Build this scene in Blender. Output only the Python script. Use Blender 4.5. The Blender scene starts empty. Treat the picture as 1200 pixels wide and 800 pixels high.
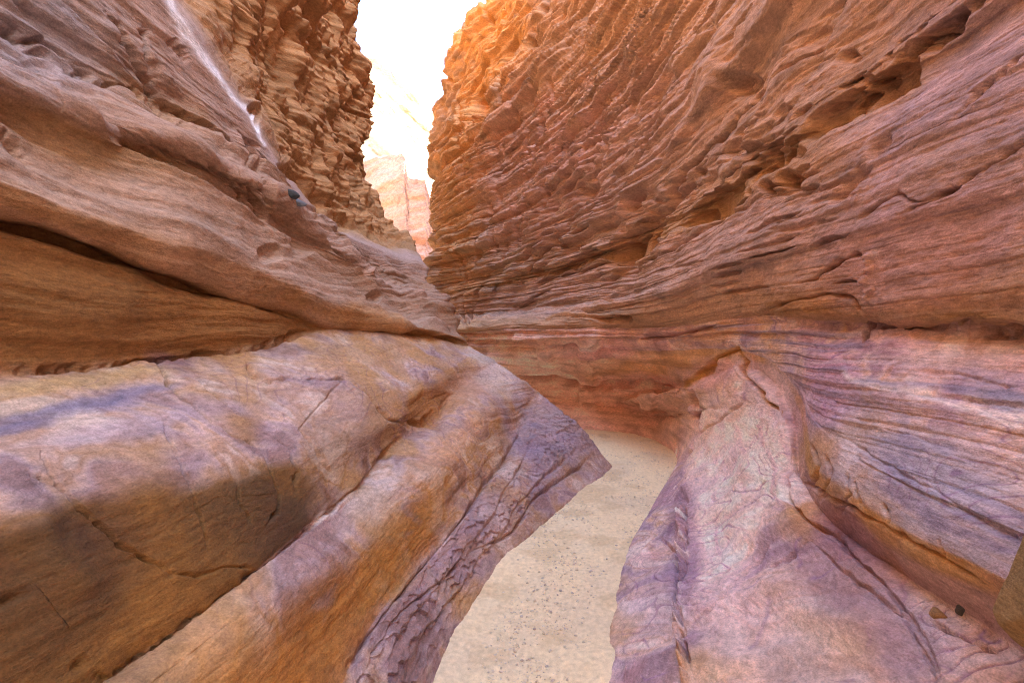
import bpy, math, random
import numpy as np

# ------------------------------------------------------------------ camera, sky, sun, exposure
scene = bpy.context.scene
cam_data = bpy.data.cameras.new('camera')
cam_data.lens = 16.0
cam_data.sensor_width = 36.0
cam_data.clip_start = 0.02
cam_data.clip_end = 3000.0
cam = bpy.data.objects.new('camera', cam_data)
scene.collection.objects.link(cam)
cam.location = (0.0, 0.0, 1.6)
cam.rotation_euler = (math.radians(90), 0, 0)
scene.camera = cam

SUN_AZ = math.radians(112)      # measured clockwise from +Y (north): sun behind and to the right
SUN_EL = math.radians(41)
world = bpy.data.worlds.new('World')
scene.world = world
world.use_nodes = True
wn = world.node_tree
sky = wn.nodes.new('ShaderNodeTexSky')
sky.sky_type = 'NISHITA'
sky.sun_disc = False
sky.sun_elevation = SUN_EL
sky.sun_rotation = SUN_AZ
sky.air_density = 1.0
sky.dust_density = 1.8
sky.ozone_density = 1.0
bg = wn.nodes['Background']
bg.inputs['Strength'].default_value = 0.12
wn.links.new(sky.outputs['Color'], bg.inputs['Color'])

sun_data = bpy.data.lights.new('sun', 'SUN')
sun_data.energy = 5.0
sun_data.angle = math.radians(0.5)
sun_data.color = (1.0, 0.93, 0.82)
sun = bpy.data.objects.new('sun', sun_data)
scene.collection.objects.link(sun)
sun.rotation_euler = (math.pi / 2 - SUN_EL, 0, math.pi - SUN_AZ)
scene.view_settings.view_transform = 'Standard'
scene.view_settings.look = 'None'
scene.view_settings.gamma = 1.0
scene.view_settings.use_curve_mapping = False
scene.view_settings.exposure = 3.75
scene.cycles.max_bounces = 10
scene.cycles.diffuse_bounces = 8
scene.cycles.use_denoising = True
scene.cycles.denoising_prefilter = 'NONE'
scene.cycles.filter_width = 1.1

# ------------------------------------------------------------------ helpers
F = 533.333
H = 1.6
COL = scene.collection
f32 = np.float32


def W(px, py, d):
    return ((px - 600.0) / F * d, d, H + (400.0 - py) / F * d)


_rng = np.random.default_rng(7)
_PERM = _rng.permutation(256).astype(np.int32)
_PERM = np.concatenate([_PERM, _PERM, _PERM])
_G = _rng.normal(size=(256, 3)).astype(f32)
_G /= np.linalg.norm(_G, axis=1, keepdims=True)
_GX, _GY, _GZ = (np.ascontiguousarray(_G[:, i]) for i in range(3))


def gnoise(x, y, z, seed=0):
    x = np.asarray(x, f32) + f32(seed * 17.31)
    y = np.asarray(y, f32) + f32(seed * 5.77)
    z = np.asarray(z, f32) + f32(seed * 9.13)
    xi = np.floor(x); yi = np.floor(y); zi = np.floor(z)
    xf = x - xi; yf = y - yi; zf = z - zi
    xi = xi.astype(np.int32) & 255; yi = yi.astype(np.int32) & 255; zi = zi.astype(np.int32) & 255
    u = xf * xf * xf * (xf * (xf * 6 - 15) + 10)
    v = yf * yf * yf * (yf * (yf * 6 - 15) + 10)
    w = zf * zf * zf * (zf * (zf * 6 - 15) + 10)
    out = np.zeros_like(xf)
    for dx in (0, 1):
        hx = _PERM[xi + dx]
        wx = u if dx else 1 - u
        for dy in (0, 1):
            hy = _PERM[hx + yi + dy]
            wxy = wx * (v if dy else 1 - v)
            for dz in (0, 1):
                h = _PERM[hy + zi + dz]
                out += wxy * (w if dz else 1 - w) * (_GX[h] * (xf - dx) + _GY[h] * (yf - dy) + _GZ[h] * (zf - dz))
    return out * f32(1.6)


def fbm(x, y, z, octs=3, seed=0, lac=2.03, gain=0.5):
    a = 1.0; s = 0; k = 1.0
    for i in range(octs):
        s = s + a * gnoise(x * k, y * k, z * k, seed + i * 3)
        a *= gain; k *= lac
    return s


def sstep(a, b, x):
    t = np.clip((x - a) / (b - a), 0, 1)
    return t * t * (3 - 2 * t)


def smooth1d(v, a, axis, r):
    """box blur, three passes, radius r, clamped ends"""
    if r < 1:
        return a
    a = np.moveaxis(a, axis, 0)
    for _ in range(3):
        p = np.concatenate([np.repeat(a[:1], r, 0), a, np.repeat(a[-1:], r, 0)], 0)
        c = np.cumsum(np.concatenate([np.zeros_like(p[:1]), p], 0), 0)
        a = (c[2 * r + 1:] - c[:-(2 * r + 1)]) / (2 * r + 1)
    return np.moveaxis(a, 0, axis)


def catmull(pts, t_knots, t):
    """Hermite curve through pts with monotone-limited tangents (no overshoot)"""
    pts = np.asarray(pts, float); k = np.asarray(t_knots, float)
    h = np.diff(k)[:, None]
    dl = np.diff(pts, axis=0) / h
    m = np.zeros_like(pts)
    m[0] = dl[0]; m[-1] = dl[-1]
    for i in range(1, len(pts) - 1):
        w1 = h[i]; w0 = h[i - 1]
        mm = (dl[i - 1] * w1 + dl[i] * w0) / (w0 + w1)
        lim = 3 * np.minimum(abs(dl[i - 1]), abs(dl[i]))
        same = dl[i - 1] * dl[i] > 0
        m[i] = np.where(same, np.clip(mm, -lim, lim), mm * 0.35)
    j = np.clip(np.searchsorted(k, t, side='right') - 1, 0, len(k) - 2)
    hh = (k[j + 1] - k[j]); s = ((t - k[j]) / hh)[:, None]; hh = hh[:, None]
    h00 = 2 * s**3 - 3 * s**2 + 1; h10 = s**3 - 2 * s**2 + s
    h01 = -2 * s**3 + 3 * s**2; h11 = s**3 - s**2
    return h00 * pts[j] + h10 * hh * m[j] + h01 * pts[j + 1] + h11 * hh * m[j + 1]


def proj(x, y, z):
    yy = np.maximum(y, 0.25)
    return 600 + F * x / yy, 400 - F * (z - H) / yy


def link(o, parent=None):
    COL.objects.link(o)
    if parent is not None:
        o.parent = parent
    return o


def empty(name, loc=(0, 0, 0)):
    o = bpy.data.objects.new(name, None)
    o.location = loc
    return link(o)


def mesh_obj(name, verts, faces4, mat, parent=None, cols=None, smooth=True):
    me = bpy.data.meshes.new(name)
    nv, nf = len(verts), len(faces4)
    k = faces4.shape[1]
    me.vertices.add(nv)
    me.vertices.foreach_set('co', np.ascontiguousarray(verts, f32).ravel())
    me.loops.add(nf * k)
    me.loops.foreach_set('vertex_index', np.ascontiguousarray(faces4, np.int32).ravel())
    me.polygons.add(nf)
    me.polygons.foreach_set('loop_start', np.arange(0, nf * k, k, dtype=np.int32))
    me.polygons.foreach_set('loop_total', np.full(nf, k, np.int32))
    me.update(calc_edges=True)
    if smooth:
        me.polygons.foreach_set('use_smooth', np.ones(nf, bool))
    if cols is not None:
        at = me.color_attributes.new('Col', 'FLOAT_COLOR', 'POINT')
        c = np.ones((nv, 4), f32); c[:, :3] = cols
        at.data.foreach_set('color', c.ravel())
    me.materials.append(mat)
    o = bpy.data.objects.new(name, me)
    return link(o, parent)


def grid_faces(nr, nc, flip=False):
    i = np.arange(nr - 1)[:, None] * nc + np.arange(nc - 1)[None]
    q = np.stack([i, i + 1, i + nc + 1, i + nc], -1).reshape(-1, 4)
    return q[:, ::-1] if flip else q


# ------------------------------------------------------------------ materials
def rock_material(name, bump=1.0, scale=1.0, rough=0.86, con=1.0):
    m = bpy.data.materials.new(name)
    m.use_nodes = True
    nt = m.node_tree; N = nt.nodes; L = nt.links
    b = N['Principled BSDF']
    b.inputs['Roughness'].default_value = rough
    b.inputs['Specular IOR Level'].default_value = 0.25
    at = N.new('ShaderNodeAttribute'); at.attribute_name = 'Col'
    geo = N.new('ShaderNodeNewGeometry')
    mp = N.new('ShaderNodeMapping'); mp.inputs['Scale'].default_value = (1, 1, 3.2)
    L.new(geo.outputs['Position'], mp.inputs['Vector'])
    n1 = N.new('ShaderNodeTexNoise'); n1.inputs['Scale'].default_value = 22 * scale; n1.inputs['Detail'].default_value = 8; n1.inputs['Roughness'].default_value = 0.65
    L.new(mp.outputs['Vector'], n1.inputs['Vector'])
    n2 = N.new('ShaderNodeTexNoise'); n2.inputs['Scale'].default_value = 140 * scale; n2.inputs['Detail'].default_value = 4; n2.inputs['Roughness'].default_value = 0.7
    L.new(geo.outputs['Position'], n2.inputs['Vector'])
    r = N.new('ShaderNodeMapRange'); r.inputs['From Min'].default_value = 0.3; r.inputs['From Max'].default_value = 0.7
    r.inputs['To Min'].default_value = 1 - .32 * con; r.inputs['To Max'].default_value = 1 + .30 * con
    L.new(n1.outputs['Fac'], r.inputs['Value'])
    r2 = N.new('ShaderNodeMapRange'); r2.inputs['From Min'].default_value = 0.3; r2.inputs['From Max'].default_value = 0.7
    r2.inputs['To Min'].default_value = 1 - .28 * con; r2.inputs['To Max'].default_value = 1 + .24 * con
    L.new(n2.outputs['Fac'], r2.inputs['Value'])
    mu = N.new('ShaderNodeMath'); mu.operation = 'MULTIPLY'
    L.new(r.outputs['Result'], mu.inputs[0]); L.new(r2.outputs['Result'], mu.inputs[1])
    vm = N.new('ShaderNodeVectorMath'); vm.operation = 'SCALE'
    L.new(at.outputs['Color'], vm.inputs[0]); L.new(mu.outputs['Value'], vm.inputs['Scale'])
    L.new(vm.outputs['Vector'], b.inputs['Base Color'])
    bp1 = N.new('ShaderNodeBump'); bp1.inputs['Strength'].default_value = 0.8; bp1.inputs['Distance'].default_value = 0.016 * bump / scale
    L.new(n1.outputs['Fac'], bp1.inputs['Height'])
    bp2 = N.new('ShaderNodeBump'); bp2.inputs['Strength'].default_value = 0.7; bp2.inputs['Distance'].default_value = 0.0028 * bump / scale
    L.new(n2.outputs['Fac'], bp2.inputs['Height']); L.new(bp1.outputs['Normal'], bp2.inputs['Normal'])
    L.new(bp2.outputs['Normal'], b.inputs['Normal'])
    return m


MAT_ROCK = rock_material('layered_sandstone')
MAT_FAR = rock_material('far_sandstone', bump=1.0, scale=0.12)
MAT_SAND = rock_material('wash_sand', bump=0.5, scale=1.6, rough=0.95, con=.45)
MAT_STONE = rock_material('loose_stone', bump=0.5, scale=2.0)


# ------------------------------------------------------------------ lofted canyon walls
NV_U, N_PRE, N_POST = 780, 26, 56


def loft_rows(rows, posts, pre_x):
    """rows: list of dict(p=[points]); a 3-tuple is (px,py,distance), a 4-tuple ('w',x,y,z) is in metres.
    Every row runs from the near end of the wall to its far silhouette; pre/post pieces carry it on, unseen."""
    out = []
    for r in rows:
        pts = []
        for p in r['p']:
            pts.append(p[1:] if len(p) == 4 else W(*p))
        pts = np.array(pts, float)
        px, py = proj(pts[:, 0], pts[:, 1], pts[:, 2])
        seg = np.hypot(np.diff(px), np.diff(py))
        mx = (px[1:] + px[:-1]) / 2; my = (py[1:] + py[:-1]) / 2
        off = (mx < -60) | (mx > 1260) | (my < -60) | (my > 860)
        seg = np.where(off, np.minimum(seg * 0.2, 60), seg)
        seg = np.maximum(seg, 1.0)
        k = np.concatenate([[0], np.cumsum(seg)])
        vis = catmull(pts, k, np.linspace(0, k[-1], NV_U))
        s = vis[0]
        t = np.linspace(0, 1, N_PRE)[:, None]
        xe = pre_x(s)
        pre_pts = np.array([[xe + 7.0, -8.0, s[2]], [xe + .3, -3.2, s[2]], [s[0] * .5 + xe * .5, min(s[1] - .6, 0.2), s[2]], s])  # unseen bend behind the camera, shaped to cut light from behind
        kk = np.array([0, .35, .7, 1.0])
        pre = catmull(pre_pts, kk, np.linspace(0, 1, N_PRE))[:-1]
        e = vis[-1]
        if 'post' in r:
            pp = np.array([e] + [list(q) for q in r['post']])
        else:
            pp = np.array([e] + [[e[0] + q[0], e[1] + q[1], e[2] + q[2]] for q in posts])
        kd = np.concatenate([[0], np.cumsum(np.sqrt(np.linalg.norm(np.diff(pp, axis=0), axis=1)))])
        post = catmull(pp, kd, np.linspace(0, kd[-1], N_POST))[1:]
        out.append(np.concatenate([pre, vis, post], 0))
    R = np.array(out)                                    # rows x U x 3
    return R


def loft_surface(rows, R):
    """fill between the rows: straight strips, then rounded along v"""
    segs = []; bounds = [0]; sharp = []
    for i in range(len(R) - 1):
        a, b = R[i], R[i + 1]
        pa = np.stack(proj(a[:, 0], a[:, 1], a[:, 2]), -1)[N_PRE:N_PRE + NV_U]
        pb = np.stack(proj(b[:, 0], b[:, 1], b[:, 2]), -1)[N_PRE:N_PRE + NV_U]
        inside = (pa[:, 0] > -40) & (pa[:, 0] < 1240) & (pa[:, 1] > -40) & (pa[:, 1] < 840)
        inside |= (pb[:, 0] > -40) & (pb[:, 0] < 1240) & (pb[:, 1] > -40) & (pb[:, 1] < 840)
        if inside.sum() > 20:
            g = np.percentile(np.linalg.norm(pa - pb, axis=1)[inside], 75)
        else:
            g = 14
        n = int(np.clip(g * 1.0, 6, 170))
        n = rows[i].get('n', n)
        t = np.linspace(0, 1, n, endpoint=False)[:, None, None]
        segs.append(a[None] * (1 - t) + b[None] * t)
        r0, r1 = rows[i].get('r', 5), rows[i + 1].get('r', 5)
        sharp.append(np.linspace(r0, r1, n, endpoint=False))
        bounds.append(bounds[-1] + n)
    segs.append(R[-1][None]); sharp.append(np.array([rows[-1].get('r', 5)]))
    S = np.concatenate(segs, 0)
    rr = np.concatenate(sharp)
    s2 = smooth1d(None, S, 0, 2); s6 = smooth1d(None, S, 0, 6); s16 = smooth1d(None, S, 0, 16)
    w6 = np.clip((rr - 2) / 4, 0, 1)[:, None, None]; w16 = np.clip((rr - 6) / 10, 0, 1)[:, None, None]
    S = s2 * (1 - w6) + s6 * w6
    S = S * (1 - w16) + s16 * w16
    w40 = np.clip((rr - 16) / 24, 0, 1)[:, None, None]
    if w40.max() > 0:
        S = S * (1 - w40) + smooth1d(None, S, 0, 34) * w40
    S = smooth1d(None, S, 1, 1)
    return S, bounds


def normals(S, sign_pt):
    du = np.gradient(S, axis=1); dv = np.gradient(S, axis=0)
    n = np.cross(du, dv)
    n /= np.linalg.norm(n, axis=2, keepdims=True) + 1e-9
    c = np.array([0, 2.0, 1.6])
    mid = n[:, N_PRE + 60:N_PRE + 500]; pm = S[:, N_PRE + 60:N_PRE + 500]
    if np.median(((c - pm) * mid).sum(-1)) < 0:
        n = -n
        return n, True
    return n, False


class Sculpt:
    """features traced on the wall: pixel lines are turned into places on the wall surface"""

    def __init__(self, S, vis):
        self.x, self.y, self.z = (S[..., i].astype(f32) for i in range(3))
        self.px, self.py = proj(self.x, self.y, self.z)
        self.vis = vis.astype(f32)
        self.mpp = (self.y / F).astype(f32)          # metres per pixel at the vertex
        self.D = np.zeros(self.x.shape, f32)
        # wobble so that traced lines are not drafting-straight
        self.wx = self.px + 5 * gnoise(self.px / 60, self.py / 60, self.z * 0, 91) + 2.0 * gnoise(self.px / 17, self.py / 17, self.z * 0, 92)
        self.wy = self.py + 5 * gnoise(self.px / 60, self.py / 60, self.z * 0, 93) + 2.0 * gnoise(self.px / 17, self.py / 17, self.z * 0, 94)

    def box(self, pl, pad):
        pl = np.array(pl, float)
        m = (self.px > pl[:, 0].min() - pad) & (self.px < pl[:, 0].max() + pad) & \
            (self.py > pl[:, 1].min() - pad) & (self.py < pl[:, 1].max() + pad) & (self.vis > 0.01)
        return np.nonzero(m)

    def dist(self, pl, pad):
        """index, distance to polyline, signed side, parameter 0..1"""
        idx = self.box(pl, pad + 8)
        qx = self.wx[idx]; qy = self.wy[idx]
        best = np.full(qx.shape, 1e9, f32); side = np.zeros_like(best); par = np.zeros_like(best)
        n = len(pl) - 1
        for i in range(n):
            ax, ay = pl[i][:2]; bx, by = pl[i + 1][:2]
            ex, ey = bx - ax, by - ay
            t = np.clip(((qx - ax) * ex + (qy - ay) * ey) / (ex * ex + ey * ey + 1e-6), 0, 1)
            dx = qx - ax - t * ex; dy = qy - ay - t * ey
            dd = np.hypot(dx, dy)
            s = np.sign(ex * dy - ey * dx)
            k = dd < best
            best = np.where(k, dd, best); side = np.where(k, s, side); par = np.where(k, (i + t) / n, par)
        return idx, best, side, par

    def crack(self, pl, w=2.0, depth=4.0):
        idx, d, s, t = self.dist(pl, w * 4)
        taper = np.clip(np.minimum(t, 1 - t) * 8, 0.15, 1)
        nz = gnoise(self.px[idx] / 11, self.py[idx] / 11, self.z[idx] * 0, 71) + .6 * gnoise(self.px[idx] / 34, self.py[idx] / 34, self.z[idx] * 0, 72)
        taper = taper * np.clip(.85 + .6 * nz, .45, 1.4)
        w = w * np.clip(1.0 + .7 * nz, .6, 1.9)
        self.D[idx] -= depth * taper * np.exp(-(d / w) ** 2) * self.mpp[idx] * self.vis[idx]

    def step(self, pl, h=4.0, fall=40.0, edge=2.0):
        """raise the surface on the right-hand side (downwards for a line going right) of the line"""
        idx, d, s, t = self.dist(pl, fall * 2.5)
        taper = np.clip(np.minimum(t, 1 - t) * 6, 0.0, 1)
        sd = s * d
        prof = np.where(sd > 0, np.exp(-sd / fall), 0) * (1 - np.exp(-np.maximum(sd, 0) / edge))
        self.D[idx] += h * taper * prof * self.mpp[idx] * self.vis[idx]

    def ridge(self, pl, w=10.0, h=6.0):
        idx, d, s, t = self.dist(pl, w * 3)
        taper = np.clip(np.minimum(t, 1 - t) * 5, 0.0, 1)
        self.D[idx] += h * taper * np.exp(-(d / w) ** 2) * self.mpp[idx] * self.vis[idx]

    def bowl(self, cx, cy, a, b, ang, depth, hard=2.0):
        r = max(a, b)
        idx = self.box([(cx - r, cy - r), (cx + r, cy + r)], 20)
        c, s = math.cos(math.radians(ang)), math.sin(math.radians(ang))
        dx = self.wx[idx] - cx; dy = self.wy[idx] - cy
        q = np.sqrt(((dx * c + dy * s) / a) ** 2 + ((-dx * s + dy * c) / b) ** 2)
        q = q + 0.18 * gnoise(self.px[idx] / 13, self.py[idx] / 13, self.z[idx] * 0, 55)
        self.D[idx] -= depth * (1 - sstep(1 - 1 / hard, 1.15, q)) * self.mpp[idx] * self.vis[idx]

    def blob(self, cx, cy, a, b, ang=0, soft=0.5, jit=0.3):
        """0..1 mask of a traced patch (for mineral colour and painted glow)"""
        c, s = math.cos(math.radians(ang)), math.sin(math.radians(ang))
        dx = self.wx - cx; dy = self.wy - cy
        q = np.sqrt(((dx * c + dy * s) / a) ** 2 + ((-dx * s + dy * c) / b) ** 2)
        q = q + jit * self.cn
        return (1 - sstep(1 - soft, 1 + soft, q)) * self.vis

    def line(self, pl, w):
        m = np.zeros_like(self.D)
        idx, d, s, t = self.dist(pl, w * 4)
        m[idx] = np.exp(-(d / w) ** 2) * self.vis[idx]
        return m


def mixc(c, col, m):
    m = np.clip(m, 0, 1)[..., None]
    return c * (1 - m) + np.array(col, f32) * m


def emit_parts(S, cols, bounds, flip, parent, parts):
    """cut the finished sheet into the beds one can tell apart (row ranges), each a mesh of its own"""
    nc = S.shape[1]
    for name, r0, r1, label in parts:
        a, b = bounds[r0], (bounds[r1] if r1 < len(bounds) else S.shape[0] - 1)
        V = S[a:b + 1].reshape(-1, 3); C = cols[a:b + 1].reshape(-1, 3)
        o = mesh_obj(name, V, grid_faces(b + 1 - a, nc, flip), MAT_ROCK, parent, C)
        if label:
            o['label'] = label


def G(px, py):
    return (px, py, H * F / (py - 400.0))


def row_of(bounds, nrows, n):
    """row coordinate (0..nrows-1) of every v sample"""
    v = np.zeros(n)
    for i in range(len(bounds) - 1):
        a, b = bounds[i], bounds[i + 1]
        v[a:b] = i + np.arange(b - a) / (b - a)
    v[bounds[-1]:] = len(bounds) - 1
    return v


def grade(c, sat, con, mul):
    c = .4 * (np.maximum(c, .01) / .4) ** con
    l = c.mean(-1, keepdims=True)
    return np.clip((l + (c - l) * sat) * mul, .015, .82)


def bands(x, y, z, seed, f=7.0):
    w = fbm(x * .8, y * .8, z * .9, 2, seed)
    q = fbm(x * 1.0 + .8 * w, y * 1.0 - .7 * w, z * 2.2 + .6 * w, 3, seed + 5, gain=.42) * f
    a = np.abs(q - np.floor(q) - .5) * 2
    return (1 - sstep(0, .22, a)) * sstep(-.15, .35, gnoise(x * 1.3, y * 1.3, z * 1.3, seed + 11))


def marble(x, y, z, seed, pal, sx=1.0, sz=1.0):
    w = fbm(x * 1.1, y * 1.1, z * 1.3, 2, seed)
    q = fbm(x * 1.6 * sx + 1.3 * w, y * 1.6 * sx - 1.1 * w, z * 4.0 * sz + 1.0 * w, 4, seed + 7, gain=.6)
    q = np.clip(.5 + q * .85, 0, 1)
    k = np.linspace(0, 1, len(pal))
    return np.stack([np.interp(q, k, [p[i] for p in pal]) for i in range(3)], -1).astype(f32)


# ------------------------------------------------------------------ left wall
def wline(X, z, ys):
    return [('w', X(y) if callable(X) else X, y, z) for y in ys]


floorL = [G(508, 806), G(530, 757), G(560, 702), G(600, 650), G(640, 610), G(680, 578), G(705, 559), G(719, 547)]
buryL = [('w', W(*p)[0] - .02, p[2], -0.35) for p in floorL]
rowsL = [
    dict(p=buryL),                                                                                              # 0
    dict(p=floorL, r=3),                                                                                        # 1
    dict(p=[(410, 798, 1.66), (440, 735, 1.95), (465, 700, 2.2), (505, 652, 2.65), (545, 603, 3.2), (568, 572, 3.8), (590, 540, 4.5), (610, 505, 5.4), (618, 485, 5.9), (633, 464, 6.2)], r=3),   # 2 foot bed top
    dict(p=[(405, 792, 1.67), (436, 729, 1.97), (461, 694, 2.23), (501, 646, 2.7), (541, 597, 3.26), (564, 566, 3.86), (586, 534, 4.58), (606, 499, 5.45), (614, 479, 5.95), (629, 460, 6.22)], r=3),  # 3
    dict(p=[(150, 818, 1.08), (250, 745, 1.33), (330, 692, 1.65), (400, 645, 2.07), (450, 600, 2.55), (490, 560, 3.0), (530, 520, 3.8), (570, 480, 5.0), (595, 455, 5.9), (608, 444, 6.2)], r=30),      # 4 slab rim
    dict(p=[(120, 805, 1.13), (170, 768, 1.24), (220, 733, 1.36), (280, 688, 1.58), (310, 663, 1.74), (360, 623, 2.04), (395, 600, 2.32), (420, 577, 2.62), (440, 550, 2.97), (465, 522, 3.48), (480, 509, 3.8), (520, 472, 4.72), (560, 438, 5.8), (582, 425, 6.3)], r=3),   # 5 crack
    dict(p=[(115, 797, 1.11), (166, 759, 1.22), (216, 724, 1.34), (276, 679, 1.56), (306, 654, 1.72), (356, 614, 2.02), (391, 592, 2.3), (415, 569, 2.6), (434, 542, 2.95), (460, 514, 3.46), (477, 502, 3.78), (517, 466, 4.7), (556, 433, 5.8), (579, 422, 6.3)], r=4),   # 6 block foot
    dict(p=[(-25, 600, 1.0), (30, 588, 1.07), (60, 568, 1.16), (120, 565, 1.28), (200, 566, 1.48), (260, 563, 1.7), (310, 552, 1.97), (355, 538, 2.2), (400, 520, 2.6), (440, 500, 3.1), (480, 470, 3.9), (520, 440, 4.9), (555, 418, 6.1), (568, 416, 6.4)], r=40),  # 7 block rim
    dict(p=[(-40, 520, 1.2), (0, 510, 1.3), (75, 495, 1.5), (150, 480, 1.75), (300, 468, 2.4), (400, 440, 3.25), (470, 420, 4.5), (520, 414, 5.5), (558, 411, 6.5)], r=28),      # 8 bench
    dict(p=[(-40, 442, 1.46), (0, 437, 1.56), (100, 430, 1.86), (180, 422, 2.22), (300, 405, 3.0), (370, 387, 3.8), (440, 388, 4.8), (500, 394, 5.7), (528, 399, 6.2), (548, 405, 6.6)], r=2),      # 9 seam
    dict(p=[(-40, 258, 1.40), (0, 269, 1.50), (30, 275, 1.58), (100, 298, 1.81), (170, 321, 2.12), (230, 346, 2.47), (290, 361, 2.92), (340, 373, 3.47), (375, 385, 3.88), (440, 387, 4.86), (500, 393, 5.76), (528, 398, 6.24), (547, 403, 6.6)], r=1),     # 10 slot foot
    dict(p=[(-40, 254, 1.65), (0, 265, 1.76), (30, 271, 1.84), (100, 295, 2.06), (170, 318, 2.35), (230, 342, 2.7), (290, 358, 3.1), (340, 371, 3.55), (375, 384, 3.9), (440, 386, 4.88), (500, 392, 5.78), (528, 397, 6.25), (547, 402, 6.6)], r=1),     # 10 black crack
    dict(p=[(-40, 249, 1.36), (0, 261, 1.46), (30, 268, 1.54), (100, 291, 1.76), (170, 312, 2.06), (230, 337, 2.4), (290, 353, 2.85), (340, 366, 3.4), (375, 379, 3.8), (440, 384, 4.7), (500, 390, 5.55), (526, 395, 6.05), (546, 399, 6.55)], r=4),      # 11 lip
    dict(p=[(-40, 172, 1.31), (0, 192, 1.40), (35, 214, 1.5), (87, 237, 1.65), (157, 262, 1.91), (227, 290, 2.24), (297, 311, 2.74), (350, 332, 3.25), (420, 362, 4.3), (480, 380, 5.2), (522, 389, 5.9), (542, 393, 6.5)], r=9),    # 12 ledge nose
    dict(p=[(-40, 110, 1.52), (0, 130, 1.64), (60, 152, 1.82), (120, 170, 2.05), (180, 184, 2.4), (240, 207, 2.8), (300, 242, 3.3), (350, 277, 3.9), (410, 322, 4.8), (470, 353, 5.7), (505, 366, 6.4), (531, 376, 6.8)], r=7),      # 13 hollow
    dict(p=[(-40, 76, 1.44), (0, 95, 1.56), (35, 107, 1.66), (105, 133, 1.9), (175, 157, 2.2), (228, 171, 2.52), (280, 200, 2.95), (340, 246, 3.65), (400, 296, 4.6), (460, 336, 5.7), (500, 350, 6.6), (523, 354, 7.0)], r=7),      # 14 second ledge
    dict(p=[(-111, -60, 1.5), (10, 32, 1.85), (100, 85, 2.2), (190, 128, 2.7), (262, 172, 3.25), (320, 218, 3.9), (372, 262, 4.7), (430, 308, 5.9), (475, 328, 6.9), (509, 332, 7.4)], r=9),   # 15
    dict(p=[(-182, -418, 1.5), (60, -170, 2.2), (205, 0, 2.95), (250, 75, 3.3), (278, 117, 3.58), (305, 158, 3.9), (330, 200, 4.3), (360, 240, 4.8), (400, 272, 5.6), (440, 290, 6.6), (470, 300, 7.4), (493, 303, 8.0)], r=3),      # 16 pale ledge lip
    dict(p=[(-324, -631, 1.5), (40, -220, 2.6), (222, 0, 3.5), (262, 70, 4.0), (288, 110, 4.3), (312, 150, 4.7), (338, 193, 5.25), (368, 231, 5.9), (405, 260, 6.9), (435, 272, 7.9), (460, 281, 8.6), (480, 284, 9.0)], r=3),      # 17 foot of cliff
    dict(p=[(-360, -800, 1.5), (160, -146, 3.2), (300, 60, 4.8), (355, 140, 6.0), (395, 193, 7.5), (421, 222, 8.9), (434, 238, 9.5)], r=6),        # 18
    dict(p=[(-395, -987, 1.5), (102, -293, 3.0), (268, -62, 4.5), (345, 53, 6.0), (392, 123, 7.5), (415, 165, 9.0), (421, 180, 9.5)], r=8),      # 19
    dict(p=[('w', -2.9, 1.5, 7), ('w', -2.9, 3, 7), ('w', -2.92, 4.5, 7), ('w', -2.9, 6, 7), ('w', -2.95, 7.5, 7), ('w', -3.0, 9.0, 7), (432, 105, 9.8)], r=8),     # 20
    dict(p=[('w', -3.3, 1.5, 9.3), ('w', -3.3, 3, 9.3), ('w', -3.3, 4.5, 9.3), ('w', -3.3, 6, 9.3), ('w', -3.4, 7.5, 9.3), ('w', -3.5, 9.0, 9.3), (404, 0, 10.2)], r=8, n=30),    # 21
    dict(p=wline(-5.2, 13, (1.5, 3, 4.5, 6, 7.5, 9, 10.5)), n=24),
    dict(p=wline(-9.0, 17, (1.5, 3, 4.5, 6, 7.5, 9, 10.5)), n=16),
    dict(p=wline(-14.0, 18.5, (1.5, 3, 4.5, 6, 7.5, 9, 11)), n=10),
    dict(p=wline(-40.0, 20, (1.5, 3, 4.5, 6, 7.5, 9, 11)), n=4),
]
RL = loft_rows(rowsL, [(.03, .12, 0), (-.02, .28, 0), (-.25, .55, 0), (-1.2, 1.3, 0), (-3.0, 3.0, 0), (-7, 6.5, 0), (-16, 12, 0), (-45, 26, 0)], lambda s: min(s[0], -.5) if s[2] < .6 else min(s[0], -1.2))
SL, bL = loft_surface(rowsL, RL); print('GRID L', SL.shape)


def u_mask(nc):
    u = np.arange(nc)
    return (sstep(N_PRE - 24, N_PRE - 2, u) * (1 - sstep(N_PRE + NV_U + 8, N_PRE + NV_U + 30, u)))[None, :]


def dipped(y, z, dip):
    return z + dip * sstep(2.8, 9.0, z) * (y - 6.0)


def strata(x, y, z, amp, seed, along=0.9, warp=0.10, dip=0.0):
    """bedding relief: hard beds stand out, soft ones weather back"""
    zz = dipped(y, z, dip) + warp * gnoise(x * .6, y * .6, z * .5, seed) + warp * .35 * gnoise(x * 2.1, y * 2.1, z * 1.3, seed + 1)
    d = 0
    for k, (fz, fs, a) in enumerate(((2.6, .3, .085), (6.0, .5, .055), (13.0, 1.0, .036), (29.0, 2.2, .020), (58.0, 6.0, .009))):
        n = gnoise(x * fs * along, y * fs * along, zz * fz, seed + 4 + k)
        n = np.tanh(n * (5.0, 4.0, 3.2, 2.4, 2.0)[k]) * .62 + (np.abs(n) ** .7 * -1 + .45) * (.25, .4, .5, .5, .5)[k]
        d = d + a * n
    return d * amp


def hash2(i, j, seed):
    v = np.sin(i * 12.9898 + j * 78.233 + seed * 3.17) * 43758.5453
    return (v - np.floor(v)).astype(f32)


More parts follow.
